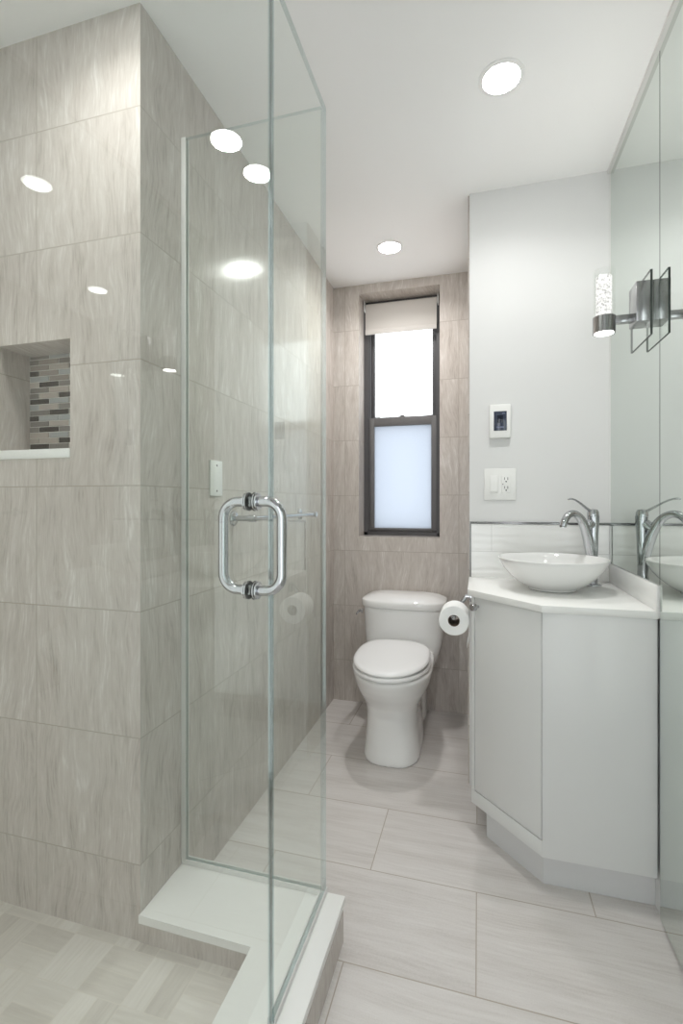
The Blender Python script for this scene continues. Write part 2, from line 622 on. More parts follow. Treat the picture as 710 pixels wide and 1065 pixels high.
# mosaic sheet at the back of the niche: rows of small glass and stone bricks
rng = random.Random(4)
bm = NB()
box(bm, NX0, NX1, NYB, NYB + 0.004, 1.296, NZ1, mi=0)
rows = 18
rh = (NZ1 - 1.296) / 17.4
TL = 0.072
pat = ["2334", "2122", "1404", "0132", "3144", "4023", "2444", "2401", "0313", "3424", "2012", "0334", "2431", "2024", "4341", "4404", "0242", "1313"]
for i in range(rows):
    z1 = NZ1 + 0.006 - i * rh
    z0 = z1 - rh + 0.0022
    z1 = min(z1, NZ1)
    z0 = max(z0, 1.296)
    if z1 - z0 < 0.001:
        continue
    x = NX0 + 0.003 - (0.0 if i % 2 == 0 else TL * 0.52)
    j = 0
    while x < NX1:
        a, b = max(x, NX0 + 0.002), min(x + TL - 0.003, NX1)
        if b - a > 0.004:
            box(bm, a, b, NYB - 0.002, NYB + 0.001, z0, z1, 0.0006, 1, mi=1 + int(pat[i % len(pat)][j % 4]))
        x += TL
        j += 1
mo = structure('mosaic_panel', bm, [M['grout']] + [M['moss%d' % i] for i in range(5)], parent=wn)
mo['label'] = 'mosaic of small brown, taupe and blue-grey bricks'
bm = NB(); box(bm, NX0, NX1, YN - 0.003, NYB, NZ0, 1.296, 0.0015)
structure('niche_sill', bm, M['quartz'], parent=wn)['label'] = 'white stone shelf of the niche'

bm = NB(); box(bm, XL - 0.1, XL, YN + 0.2, YB + 0.2, 0, ZC)
structure('wall_left', bm, M['tile_alcove'], 'long grained beige tile wall on the left')
# window wall with its deep opening
WX0, WX1, WZ0, WZ1 = -0.667, -0.207, 0.958, 2.362
bm = NB()
box(bm, XL, WX0, YB, YB + 0.26, 0, ZC)
box(bm, WX1, 0.1, YB, YB + 0.26, 0, ZC)
box(bm, WX0, WX1, YB, YB + 0.26, 0, WZ0)
box(bm, WX0, WX1, YB, YB + 0.26, WZ1, ZC)
structure('wall_back', bm, M['tile_alcove'], 'grained taupe tile wall around the window')
bm = NB(); box(bm, XJ, XR + 0.1, YW, YB, 0, ZC)
structure('wall_vanity', bm, M['paint'], 'smooth white painted wall above the sink')
bm = NB(); box(bm, XJ - 0.006, XJ, YW + 0.012, YB, 0, ZC)  # unseen tile skin, added to cut white bounce in the alcove
structure('added_alcove_tile', bm, M['tile_alcove'], 'unseen tile layer added to darken the toilet alcove')
bm = NB(); box(bm, XR, XR + 0.1, BACK, YW, 0, ZC)
structure('wall_right', bm, M['paint'], 'white wall carrying the mirror')
bm = NB(); box(bm, -1.85, -1.75, 0.08, YN + 0.2, 0, ZC)
structure('wall_shower_side', bm, M['tile_shower'], 'far side tile wall of the shower')
bm = NB()
SW = (-1.66, -0.50, 0.12, 2.34)  # opening for the added daylight window
box(bm, -1.75, SW[0], 0.04, 0.18, 0, ZC); box(bm, SW[1], -0.337, 0.04, 0.18, 0, ZC)
box(bm, SW[0], SW[1], 0.04, 0.18, 0, SW[2]); box(bm, SW[0], SW[1], 0.04, 0.18, SW[3], ZC)
structure('wall_shower_front', bm, M['tile_shower'], 'near end wall of the shower')
bm = NB(); box(bm, -0.44, -0.337, BACK, 0.04, 0, ZC)
structure('wall_entry', bm, M['paint'], 'white wall beside the entry')
# unseen wall behind the camera; its open doorway is added to let daylight in
bm = NB()
box(bm, -0.44, -0.30, BACK - 0.1, BACK, 0, ZC)
box(bm, 0.16, XR + 0.1, BACK - 0.1, BACK, 0, ZC)
box(bm, -0.30, 0.16, BACK - 0.1, BACK, 2.05, ZC)
structure('wall_front', bm, M['paint'], 'unseen white wall with a doorway opening added for daylight')

# shower curb: white stone cap over tiled faces, L-shaped
KZ = 0.1172
cap = [(-0.508, 0.18), (-0.337, 0.18), (-0.337, 1.2300), (XL, 1.2300), (XL, 1.030), (-0.508, 1.030)]
bas = [(-0.504, 0.18), (-0.341, 0.18), (-0.341, 1.2260), (XL, 1.2260), (XL, 1.0355), (-0.504, 1.0355)]
bm = NB(); prism(bm, cap, KZ - 0.02, KZ, 0.0015)
cb = structure('shower_curb', bm, M['quartz'], 'low white stone shower curb with grey tiled sides')
bm = NB(); prism(bm, bas, 0.0, KZ - 0.02)
structure('curb_fascia', bm, M['tile_shower'], parent=cb)

# ------------------------------------------------------------------ backsplash and trims
bm = NB(); box(bm, -0.029, XR - 0.012, YW - 0.008, YW, 0.851, 1.068)
structure('backsplash', bm, M['backsplash'], 'two rows of rippled white tile behind the sink')
bm = NB(); box(bm, 0.4735, XR, 1.527, YW - 0.008, 0.851, 0.922, 0.001)
structure('backsplash_side', bm, M['backsplash'], 'low white tile upstand under the mirror')
bm = NB(); box(bm, -0.034, XR - 0.006, YW - 0.0105, YW, 1.067, 1.0755, 0.001)
structure('trim_1', bm, M['trim_metal'], 'chrome strip on top of the backsplash')
bm = NB(); box(bm, -0.034, -0.029, YW - 0.0105, YW, 0.851, 1.068, 0.001)
structure('trim_2', bm, M['trim_metal'], 'upright chrome strip at the end of the backsplash')
bm = NB(); box(bm, 0.4695, XR, BACK, YW, ZC - 0.013, ZC)
structure('trim_3', bm, M['channel'], 'satin metal strip between mirror and ceiling')
bm = NB(); box(bm, 0.4775, XR, YW - 0.004, YW, 0.922, ZC - 0.013)
structure('trim_4', bm, M['channel'], 'thin upright metal edge where the mirror meets the white wall')

# ------------------------------------------------------------------ window
win = bpy.data.objects.new('window_1', None); COL.objects.link(win)
win['kind'] = 'structure'; win['label'] = 'narrow dark-framed double-hung window in a tiled recess'
FY = 2.862
bm = NB()
box(bm, WX0, WX0 + 0.022, FY, FY + 0.10, WZ0, WZ1)
box(bm, WX1 - 0.022, WX1, FY, FY + 0.10, WZ0, WZ1)
box(bm, WX0, WX1, FY, FY + 0.10, WZ1 - 0.03, WZ1)
box(bm, WX0, WX1, FY, FY + 0.10, WZ0, WZ0 + 0.02)
for x in (WX0 + 0.022, WX1 - 0.030):
    box(bm, x, x + 0.008, FY + 0.006, FY + 0.014, WZ0 + 0.02, WZ1 - 0.03)
    box(bm, x, x + 0.008, FY + 0.042, FY + 0.048, WZ0 + 0.02, WZ1 - 0.03)
structure('window_frame', bm, M['frame'], parent=win)
RZ0, RZ1 = 1.614, 1.664
def sash(name, y0, y1, z0, z1, st, rb, rt, mat, pane, pl):
    bm = NB()
    a, b = WX0 + 0.030, WX1 - 0.030
    box(bm, a, a + st, y0, y1, z0, z1, 0.002)
    box(bm, b - st, b, y0, y1, z0, z1, 0.002)
    box(bm, a + st, b - st, y0, y1, z0, z0 + rb, 0.002)
    box(bm, a + st, b - st, y0, y1, z1 - rt, z1, 0.002)
    o = structure(name, bm, mat, parent=win)
    bm = NB(); box(bm, a + st - 0.004, b - st + 0.004, (y0 + y1) / 2 - 0.003, (y0 + y1) / 2 + 0.003, z0 + rb - 0.004, z1 - rt + 0.004)
    g = structure('pane', bm, pane, parent=o)
    g['label'] = pl
    return o
lo = sash('lower_sash', FY + 0.014, FY + 0.042, WZ0 + 0.02, RZ1, 0.030, 0.024, RZ1 - RZ0, M['frame_light'], M['frosted'], 'frosted lower pane')
up = sash('upper_sash', FY + 0.050, FY + 0.078, RZ0 + 0.01, WZ1 - 0.03, 0.026, 0.05, 0.03, M['frame'], M['pane'], 'clear upper pane')
bm = NB()
mx = (WX0 + WX1) / 2
box(bm, mx - 0.024, mx + 0.020, FY + 0.016, FY + 0.040, RZ1, RZ1 + 0.006, 0.002)
box(bm, mx - 0.014, mx + 0.010, FY + 0.018, FY + 0.038, RZ1 + 0.006, RZ1 + 0.014, 0.003)
for x in (WX0 + 0.06, WX1 - 0.085):
    box(bm, x, x + 0.035, FY + 0.018, FY + 0.036, RZ1, RZ1 + 0.007, 0.002)
structure('sash_lock', bm, M['frame_light'], parent=lo)
bm = NB(); box(bm, WX0 + 0.03, WX1 - 0.03, FY + 0.004, FY + 0.014, WZ0 + 0.034, WZ0 + 0.040, 0.001)
structure('lift_rail', bm, M['frame_light'], parent=lo)

# unseen frosted window, added to bring daylight onto the niche wall
added_win = bpy.data.objects.new('added_window', None); COL.objects.link(added_win)
added_win['kind'] = 'structure'; added_win['label'] = 'wide frosted window added out of view to light the shower'
bm = NB()
box(bm, SW[0], SW[0] + 0.03, 0.08, 0.14, SW[2], SW[3]); box(bm, SW[1] - 0.03, SW[1], 0.08, 0.14, SW[2], SW[3])
box(bm, SW[0] + 0.03, SW[1] - 0.03, 0.08, 0.14, SW[2], SW[2] + 0.03); box(bm, SW[0] + 0.03, SW[1] - 0.03, 0.08, 0.14, SW[3] - 0.03, SW[3])
structure('window_frame', bm, M['plastic'], parent=added_win)
bm = NB(); box(bm, SW[0] + 0.025, SW[1] - 0.025, 0.107, 0.113, SW[2] + 0.025, SW[3] - 0.025)
structure('pane', bm, M['frosted_dense'], parent=added_win)

# ------------------------------------------------------------------ roller blind
t = thing('roller_blind', 'oatmeal fabric blind pulled up short at the top of the window', 'blind', (mx, 2.835, 2.16))
bm = NB(); box(bm, -0.652, -0.232, 2.832, 2.836, 2.160, 2.330, 0.001)
link_mesh('fabric', bm, M['blind'], t)
bm = NB(); box(bm, -0.652, -0.232, 2.828, 2.840, 2.157, 2.188, 0.003)
link_mesh('hem_bar', bm, M['blind'], t)
bm = NB(); lathe(bm, [(0.016, -0.652), (0.016, -0.232)], (0, 2.848, 2.328), (1, 0, 0), 24)
link_mesh('roller_tube', bm, M['blind'], t)
for x in (-0.662, -0.228):
    bm = NB(); box(bm, x, x + 0.006, 2.832, 2.862, 2.30, 2.361, 0.001)
    link_mesh('bracket', bm, M['plastic'], t)

# ------------------------------------------------------------------ mirrors
def mirror(name, y0, y1, z0, z1, label):
    bm = NB()
    fs = box(bm, 0.4805, XR, y0, y1, z0, z1, mi=1)
    for f in fs:
        if f.calc_center_median().x < 0.481:
            f.material_index = 0
    o = link_mesh(name, bm, [M['mirror'], M['mirror_edge']])
    o['label'] = label; o['category'] = 'mirror'; o['group'] = 'wall mirrors'
    return o
mirror('wall_mirror', 1.5265, YW - 0.0045, 0.924, ZC - 0.013, 'mirror panel above the vanity upstand, with the sconce in front of it')
mirror('wall_mirror', BACK + 0.05, 1.5220, 0.007, ZC - 0.013, 'full-height mirror panel reaching down to the floor tiles')

# ------------------------------------------------------------------ shower glass
GX, GY, GT = -0.3942, 1.2210, 2.198
def pane_bm(x0, x1, y0, y1, z0, z1):
    bm = NB()
    fs = box(bm, x0, x1, y0, y1, z0, z1)
    thin = 0 if (x1 - x0) < (y1 - y0) else 1
    for f in fs:
        f.normal_update()
        f.material_index = 0 if abs(f.normal[thin]) > 0.9 else 1
    return bm
GM = [M['glass'], M['glass_edge']]
t = thing('glass_panel', 'fixed back glass panel running from the tile wall to the glass corner', 'glass panel', (-0.6, GY, KZ), 'fixed shower glass')
link_mesh('glass_pane', pane_bm(XL + 0.006, GX - 0.006, GY - 0.005, GY + 0.005, KZ + 0.008, GT), GM, t)
bm = NB(); box(bm, XL + 0.001, GX - 0.0087, GY - 0.0085, GY - 0.0055, KZ, KZ + 0.014); box(bm, XL + 0.001, GX - 0.0087, GY + 0.0055, GY + 0.0085, KZ, KZ + 0.014); box(bm, XL + 0.001, GX - 0.0087, GY - 0.0055, GY + 0.0055, KZ, KZ + 0.006)
link_mesh('floor_channel', bm, M['channel'], t)['label'] = 'pale metal channel under the glass'
bm = NB(); box(bm, XL, XL + 0.014, GY - 0.0085, GY - 0.0055, KZ + 0.014, GT); box(bm, XL, XL + 0.014, GY + 0.0055, GY + 0.0085, KZ + 0.014, GT)
link_mesh('wall_channel', bm, M['channel'], t)['label'] = 'pale metal channel against the tile'
t = thing('glass_panel', 'narrow fixed glass panel between the glass door and the glass corner', 'glass panel', (GX, 1.05, KZ), 'fixed shower glass')
link_mesh('glass_pane', pane_bm(GX - 0.005, GX + 0.005, 0.885, GY + 0.005, KZ + 0.008, GT), GM, t)
bm = NB(); box(bm, GX - 0.0085, GX - 0.0055, 0.885, GY - 0.0085, KZ, KZ + 0.014); box(bm, GX + 0.0055, GX + 0.0085, 0.885, GY + 0.0085, KZ, KZ + 0.014); box(bm, GX - 0.0055, GX + 0.0055, 0.885, GY - 0.0085, KZ, KZ + 0.006)
link_mesh('floor_channel', bm, M['channel'], t)['label'] = 'pale metal channel under the glass'
bm = NB(); box(bm, GX - 0.0016, GX + 0.0016, 0.8806, 0.8849, KZ + 0.008, GT)
link_mesh('seal_strip', bm, M['mirror_edge'], t)['label'] = 'thin dark seal strip'
t = thing('shower_door', 'hinged clear glass shower door with a chrome pull handle', 'shower door', (GX, 0.55, KZ))
link_mesh('glass_pane', pane_bm(GX - 0.005, GX + 0.005, 0.20, 0.880, KZ + 0.008, GT), GM, t)
HY, HZ0, HZ1 = 0.800, 0.993, 1.153
def pull(sgn):
    r, R = 0.0092, 0.030
    X = 0.058
    pts = [(GX + sgn * 0.005, HY, HZ1, r), (GX + sgn * (X - R), HY, HZ1, r)]
    for i in range(1, 11):
        a = i / 10 * PI / 2
        pts.append((GX + sgn * (X - R + R * math.sin(a)), HY, HZ1 - R + R * math.cos(a), r))
    for i in range(0, 11):
        a = i / 10 * PI / 2
        pts.append((GX + sgn * (X - R + R * math.cos(a)), HY, HZ0 + R - R * math.sin(a), r))
    pts.append((GX + sgn * 0.005, HY, HZ0, r))
    bm = NB(); tube(bm, pts, 24)
    o = link_mesh('pull_handle', bm, M['chrome'], t)
    o['label'] = 'chrome handle on the room side' if sgn > 0 else 'chrome handle on the shower side'
    for z in (HZ0, HZ1):
        bm = NB()
        lathe(bm, [(0.0155, 0.0005), (0.0165, 0.0015), (0.0165, 0.004), (0.0155, 0.0045), (0.0125, 0.0045), (0.0125, 0.0055), (0.0155, 0.0055), (0.0155, 0.0085), (0.0115, 0.009)],
              (GX + sgn * 0.005, HY, z), (sgn, 0, 0), 32)
        link_mesh('collar', bm, M['chrome'], o)
        bm = NB(); lathe(bm, [(0.0170, 0.0), (0.0170, 0.0012)], (GX + sgn * 0.0052, HY, z), (sgn, 0, 0), 32)
        link_mesh('washer', bm, M['rubber'], o)
pull(1); pull(-1)

# ------------------------------------------------------------------ ceiling lights
def downlight(x, y, r, label):
    t = thing('ceiling_light', label, 'ceiling light', (x, y, ZC), 'recessed ceiling lights')
    bm = NB(); lathe(bm, [(r + 0.012, 0.0), (r + 0.012, 0.002), (r + 0.004, 0.005), (r, 0.005), (r - 0.003, 0.0015), (r - 0.003, 0.0)], (x, y, ZC), (0, 0, -1), 48)
    link_mesh('trim_ring', bm, M['lamp_trim'], t)
    bm = NB(); lathe(bm, [(0.0, 0.0045), (r * 0.6, 0.0044), (r - 0.001, 0.0035), (r - 0.001, 0.0005)], (x, y, ZC), (0, 0, -1), 48, cap=False)
    link_mesh('diffuser', bm, M['lamp'], t)['label'] = 'glowing white disc'
    return t
def beam(x, y, watts, r=0.045):
    l = bpy.data.lights.new('downlight_beam', 'AREA')
    l.shape = 'DISK'; l.size = 2 * r; l.energy = watts; l.color = (1.0, 0.992, 0.98)
    l.spread = math.radians(146)
    o = bpy.data.objects.new('downlight_beam', l); COL.objects.link(o)
    o.location = (x, y, ZC - 0.0075)
for x, y, w in ((0.065, 1.513, BEAM * 0.8), (-0.422, 2.363, BEAM), (-0.813, 0.735, BEAM * 0.64)):
    beam(x, y, w)
a = downlight(0.065, 1.513, 0.054, 'recessed ceiling light in front of the white wall, nearest the mirror')
dup(a, (-0.422 - 0.065, 2.363 - 1.513, 0), 'recessed ceiling light above the toilet, in front of the window')
sh = dup(a, (-0.813 - 0.065, 0.735 - 1.513, 0), 'recessed ceiling light over the shower, mirrored in the back glass panel')

# ------------------------------------------------------------------ wall sconce
SY, SX = 1.61, 0.361
t = thing('wall_sconce', 'nickel wall sconce with a bubbled crystal lamp on a square glass plate', 'wall lamp', (0.4805, SY, 1.70))
bm = pane_bm(0.456, 0.462, SY - 0.09, SY + 0.09, 1.617, 1.797)
link_mesh('glass_plate', bm, [M['glass_clear'], M['mirror_edge']], t)['label'] = 'square clear glass plate'
bm = NB(); box(bm, 0.437, 0.4802, SY - 0.036, SY + 0.036, 1.675, 1.79, 0.001)
link_mesh('mount_box', bm, M['chrome_dark'], t)
bm = NB(); box(bm, SX + 0.024, 0.440, SY - 0.011, SY + 0.011, 1.684, 1.706, 0.001)
link_mesh('arm', bm, M['chrome_dark'], t)
bm = NB(); lathe(bm, [(0.026, 1.658), (0.031, 1.658), (0.031, 1.706), (0.026, 1.706), (0.026, 1.658)], (SX, SY, 0), n=48, cap=False)
cup = link_mesh('lamp_cup', bm, M['chrome_dark'], t)
bm = NB(); lathe(bm, [(0.0, 1.662), (0.0255, 1.662), (0.0255, 1.667), (0.0, 1.667)], (SX, SY, 0), n=40)
link_mesh('lens', bm, M['sconce_disc'], cup)['label'] = 'glowing white lens under the cup'
bm = NB(); lathe(bm, [(0.0, 1.707), (0.0215, 1.707), (0.0215, 1.826), (0.020, 1.828)], (SX, SY, 0), n=40, cap=False)
lathe(bm, [(0.020, 1.828), (0.0, 1.828)], (SX, SY, 0), n=40, cap=False, mi=1)
link_mesh('crystal_core', bm, [M['crystal'], M['sconce_top']], t)['label'] = 'glowing bubbled crystal cylinder'
bm = NB(); lathe(bm, [(0.0255, 1.700), (0.0300, 1.700), (0.0300, 1.846), (0.0255, 1.846), (0.0255, 1.700)], (SX, SY, 0), n=48, cap=False)
link_mesh('glass_sleeve', bm, M['glass_clear'], t)['label'] = 'clear glass sleeve'

# ------------------------------------------------------------------ vanity
t = thing('vanity_cabinet', 'white vanity cabinet with a slanted corner door under the white counter', 'cabinet', (0.25, 1.8, 0))
CX0, CYF, CZ0, CZ1 = -0.024, 1.533, 0.108, 0.8295
P0, P1 = (CX0, 1.752), (0.180, CYF)
body = [(CX0, YW - 0.002), P0, (P1[0], P1[1] + 0.0), (0.478, CYF), (0.478, YW - 0.002)]
dv = Vector((P1[0] - P0[0], P1[1] - P0[1], 0)); DL = dv.length; dv.normalize()
nv = Vector((dv.y, -dv.x, 0))          # outward normal of the slanted face
if nv.y > 0: nv = -nv
def inset(p, d): return (p[0] - nv.x * d, p[1] - nv.y * d)
q0, q1 = inset(P0, 0.019), inset(P1, 0.019)
bm = NB()
prism(bm, [(CX0, YW - 0.002), (CX0, P0[1]), q0 if q0[0] > CX0 + 0.001 else (CX0 + 0.001, P0[1]), (q1[0], CYF + 0.019), (0.478, CYF + 0.019), (0.478, YW - 0.002)], CZ0, CZ1)
link_mesh('carcass', bm, M['lacquer'], t)
def slant(bm, s0, s1, z0, z1, d0=0.0, d1=0.018, bev=0.0012):
    """board on the slanted face between distances s0..s1 from its left end"""
    o = Vector((P0[0], P0[1], 0))
    pts = [o + dv * s0 - nv * d0, o + dv * s1 - nv * d0, o + dv * s1 - nv * d1, o + dv * s0 - nv * d1]
    pts = [(p.x, p.y) for p in pts]
    prism(bm, pts, z0, z1, bev)
DZ = 0.155
bm = NB(); slant(bm, 0.0, DL, CZ0, DZ); slant(bm, 0.0, 0.0145, DZ, CZ1)
link_mesh('face_frame', bm, M['lacquer'], t)
bm = NB(); slant(bm, 0.0180, DL - 0.0035, DZ + 0.0035, CZ1 - 0.003)
door = link_mesh('door', bm, M['lacquer'], t)
kp = Vector((P0[0], P0[1], 0.796)) + dv * 0.034
bm = NB(); lathe(bm, [(0.005, -0.001), (0.005, 0.014), (0.0115, 0.0145), (0.0125, 0.0155), (0.0125, 0.0285), (0.0115, 0.030), (0.0, 0.030)], kp, nv, 32)
link_mesh('knob', bm, M['chrome'], door)['label'] = 'round chrome knob'
bm = NB()
c1 = (P1[0], CYF)
prism(bm, [(P1[0] + 0.0005, CYF), (0.478, CYF), (0.478, CYF + 0.018), (P1[0] + 0.008, CYF + 0.018)], CZ0, CZ1, 0.001)
link_mesh('front_panel', bm, M['lacquer'], t)
bm = NB()
prism(bm, [(0.027, YW - 0.002), (0.027, 1.747), (0.189, 1.578), (0.4862, 1.578), (0.4862, YW - 0.002)], 0.0, CZ0)
link_mesh('toe_kick', bm, M['kick'], t)

bm = NB()
prism(bm, [(-0.037, YW - 0.0005), (-0.037, 1.741), (0.177, 1.5255), (0.4862, 1.5265), (0.4862, YW - 0.0005)], 0.8297, 0.8510, 0.0012)
o = link_mesh('countertop', bm, M['quartz'])
o['label'] = 'white stone countertop with a clipped corner, carrying the bowl sink'; o['category'] = 'countertop'

# vessel sink
BX, BY, BZ = 0.246, 1.820, 0.8512
t = thing('vessel_sink', 'round white ceramic bowl sink sitting on the countertop', 'sink', (BX, BY, BZ))
bm = NB()
prof = [(0.0, 0.0), (0.072, 0.0), (0.078, 0.003), (0.080, 0.008), (0.098, 0.017), (0.122, 0.033), (0.144, 0.053), (0.161, 0.074), (0.173, 0.094), (0.1785, 0.106), (0.1785, 0.109), (0.176, 0.1105),
        (0.1735, 0.109), (0.166, 0.094), (0.153, 0.074), (0.135, 0.053), (0.112, 0.034), (0.080, 0.020), (0.045, 0.013), (0.0225, 0.0115), (0.0, 0.0115)]
lathe(bm, prof, (BX, BY, BZ), n=72)
link_mesh('bowl', bm, M['ceramic'], t)
bm = NB(); lathe(bm, [(0.022, 0.0118), (0.022, 0.0145), (0.018, 0.017), (0.0, 0.018)], (BX, BY, BZ), n=32)
link_mesh('drain', bm, M['chrome'], t)['label'] = 'chrome drain cap'

# faucet
FX, FYY, FZ = 0.4000, 1.950, 0.8512
t = thing('faucet', 'tall curved chrome faucet standing behind the bowl sink', 'faucet', (FX, FYY, FZ))
sd = Vector((-0.79, -0.61, 0)).normalized()
def fp(s, z, r): return (FX + sd.x * s * 1.04, FYY + sd.y * s * 1.04, z, r)
bm = NB(); lathe(bm, [(0.030, 0.0), (0.030, 0.003), (0.026, 0.006), (0.021, 0.007)], (FX, FYY, FZ), n=40)
link_mesh('base_ring', bm, M['chrome'], t)
bm = NB()
tube(bm, smooth_path([fp(0.002, FZ + 0.004, 0.0185), fp(0.000, 0.95, 0.0172), fp(-0.003, 1.03, 0.0172), fp(-0.004, 1.085, 0.0195), fp(-0.003, 1.104, 0.0205)], 8), 28)
link_mesh('body', bm, M['chrome'], t)
bm = NB()
tube(bm, smooth_path([fp(0.001, FZ + 0.006, 0.0180), fp(0.003, 0.93, 0.0172), fp(0.016, 1.00, 0.0185), fp(0.036, 1.060, 0.0170), fp(0.060, 1.098, 0.0140), fp(0.088, 1.113, 0.0128), fp(0.112, 1.108, 0.0125), fp(0.130, 1.088, 0.0125), fp(0.137, 1.068, 0.0123)], 8), 28)
sp = link_mesh('spout', bm, M['chrome'], t)
bm = NB(); lathe(bm, [(0.0115, -0.001), (0.0115, 0.003), (0.0, 0.003)], (FX + sd.x * 0.1425, FYY + sd.y * 0.1425, 1.0685), (0.04, 0.03, -1), 24)
link_mesh('aerator', bm, M['chrome_dark'], sp)
bm = NB()
tube(bm, smooth_path([fp(0.008, 1.078, 0.0180), fp(0.026, 1.064, 0.0160), fp(0.042, 1.068, 0.0120)], 6), 20)
link_mesh('shoulder', bm, M['chrome'], t)
bm = NB(); lathe(bm, [(0.0205, 1.104), (0.0195, 1.118), (0.015, 1.127), (0.0, 1.130)], (FX - sd.x * 0.002, FYY - sd.y * 0.002, 0), n=32)
cp = link_mesh('handle_cap', bm, M['chrome'], t)
bm = NB()
tube(bm, smooth_path([fp(0.004, 1.118, 0.0085), fp(0.026, 1.130, 0.0075), fp(0.055, 1.148, 0.0062), fp(0.082, 1.162, 0.0055), fp(0.102, 1.166, 0.0060), fp(0.112, 1.164, 0.0040)], 8), 20, flat=0.55)
link_mesh('lever', bm, M['chrome'], t)

# ------------------------------------------------------------------ toilet
TX = -0.382
t = thing('toilet', 'white one-piece toilet with closed lid under the window', 'toilet', (TX, 2.35, 0))
def oval(cx, cyy, hw, lf, lb, z, n=64, ef=2.0, eb=2.6):
    """plan outline: lf towards the camera, lb towards the wall"""
    pts = []
    for i in range(n):
        a = 2 * PI * i / n
        c, s = math.cos(a), math.sin(a)
        e = eb if s > 0 else ef
        x = hw * math.copysign(abs(c) ** (2 / e), c)
        y = (lb if s > 0 else lf) * math.copysign(abs(s) ** (2 / e), s)
        pts.append((cx + x, cyy + y, z))
    return pts
bm = NB()
# pedestal and bowl
L = [  # z, front y, back y, half width, exponent
    (0.000, 2.080, 2.600, 0.128, 2.6), (0.012, 2.080, 2.600, 0.128, 2.6), (0.06, 2.088, 2.600, 0.122, 2.6), (0.14, 2.098, 2.600, 0.116, 2.5), (0.20, 2.098, 2.60, 0.115, 2.4),
    (0.245, 2.085, 2.61, 0.121, 2.3), (0.275, 2.062, 2.62, 0.137, 2.2), (0.305, 2.035, 2.62, 0.155, 2.1), (0.34, 2.008, 2.62, 0.170, 2.0), (0.375, 1.990, 2.62, 0.178, 2.0), (0.392, 1.986, 2.62, 0.180, 2.0), (0.400, 1.992, 2.60, 0.174, 2.0)]
rings = []
for z, yf, yb, hw, e in L:
    c = 2.23
    rings.append(oval(TX, c, hw, c - yf, yb - c, z, ef=e, eb=3.2))
loft(bm, rings)
# rear body that carries the tank
rings = []
for z, yf, hw in ((0.02, 2.50, 0.115), (0.16, 2.49, 0.118), (0.25, 2.475, 0.135), (0.31, 2.465, 0.162), (0.37, 2.46, 0.188), (0.42, 2.472, 0.200), (0.478, 2.480, 0.207), (0.50, 2.480, 0.208), (0.56, 2.474, 0.211), (0.606, 2.470, 0.213)):
    rings.append(oval(TX, 2.60, hw, 2.60 - yf, 0.105, z, ef=4.0, eb=6.0))
loft(bm, rings)
ob = link_mesh('bowl_and_tank', bm, M['ceramic'], t)
md = ob.modifiers.new('fuse', 'REMESH'); md.mode = 'VOXEL'; md.voxel_size = 0.006; md.use_smooth_shade = True
md = ob.modifiers.new('glaze', 'SMOOTH'); md.factor = 0.5; md.iterations = 12
bm = NB()
rings = []
for z, d in ((0.604, 0.002), (0.607, 0.010), (0.613, 0.0125), (0.634, 0.0125), (0.641, 0.010), (0.646, 0.003), (0.652, -0.010), (0.661, -0.035), (0.668, -0.07), (0.671, -0.10)):
    rings.append(oval(TX, 2.60, 0.2125 + d, 0.130 + d * 0.9, 0.108 + d * 0.55, z, ef=3.4, eb=6.0))
loft(bm, rings)
link_mesh('tank_lid', bm, M['ceramic'], t)
SXc = TX - 0.004
bm = NB()
rings = []
for z, d in ((0.399, -0.014), (0.403, -0.004), (0.406, 0.001), (0.413, 0.002), (0.419, -0.002), (0.421, -0.008)):
    rings.append(oval(SXc, 2.22, 0.174 + d, 0.240 + d, 0.215 + d, z, ef=2.0, eb=3.0))
loft(bm, rings)
link_mesh('seat_ring', bm, M['seat'], t)
bm = NB()
rings = []
for z, d in ((0.4205, -0.008), (0.424, -0.001), (0.430, 0.001), (0.436, -0.002), (0.440, -0.008), (0.443, -0.025), (0.4445, -0.06), (0.445, -0.11)):
    rings.append(oval(SXc, 2.22, 0.172 + d, 0.236 + d, 0.215 + d, z, ef=2.0, eb=3.0))
loft(bm, rings)
bmesh.ops.rotate(bm, verts=bm.verts[:], cent=(SXc, 1.98, 0.42), matrix=Matrix.Rotation(math.radians(3.0), 3, 'X'))
link_mesh('seat_lid', bm, M['seat'], t)
for s in (-1, 1):
    bm = NB(); lathe(bm, [(0.012, -0.022), (0.0125, -0.02), (0.0125, 0.02), (0.012, 0.022)], (TX + s * 0.075, 2.445, 0.418), (1, 0, 0), 24)
    link_mesh('hinge', bm, M['seat'], t)
bm = NB()
lathe(bm, [(0.013, 0.0), (0.013, 0.008), (0.007, 0.010), (0.007, 0.018)], (TX - 0.211, 2.515, 0.578), (-1, 0, 0), 24)
tube(bm, smooth_path([(TX - 0.226, 2.520, 0.580, 0.006), (TX - 0.230, 2.50, 0.579, 0.006), (TX - 0.230, 2.47, 0.576, 0.0055), (TX - 0.229, 2.45, 0.574, 0.0045)], 5), 14)
link_mesh('flush_lever', bm, M['chrome'], t)['label'] = 'small chrome flush lever'

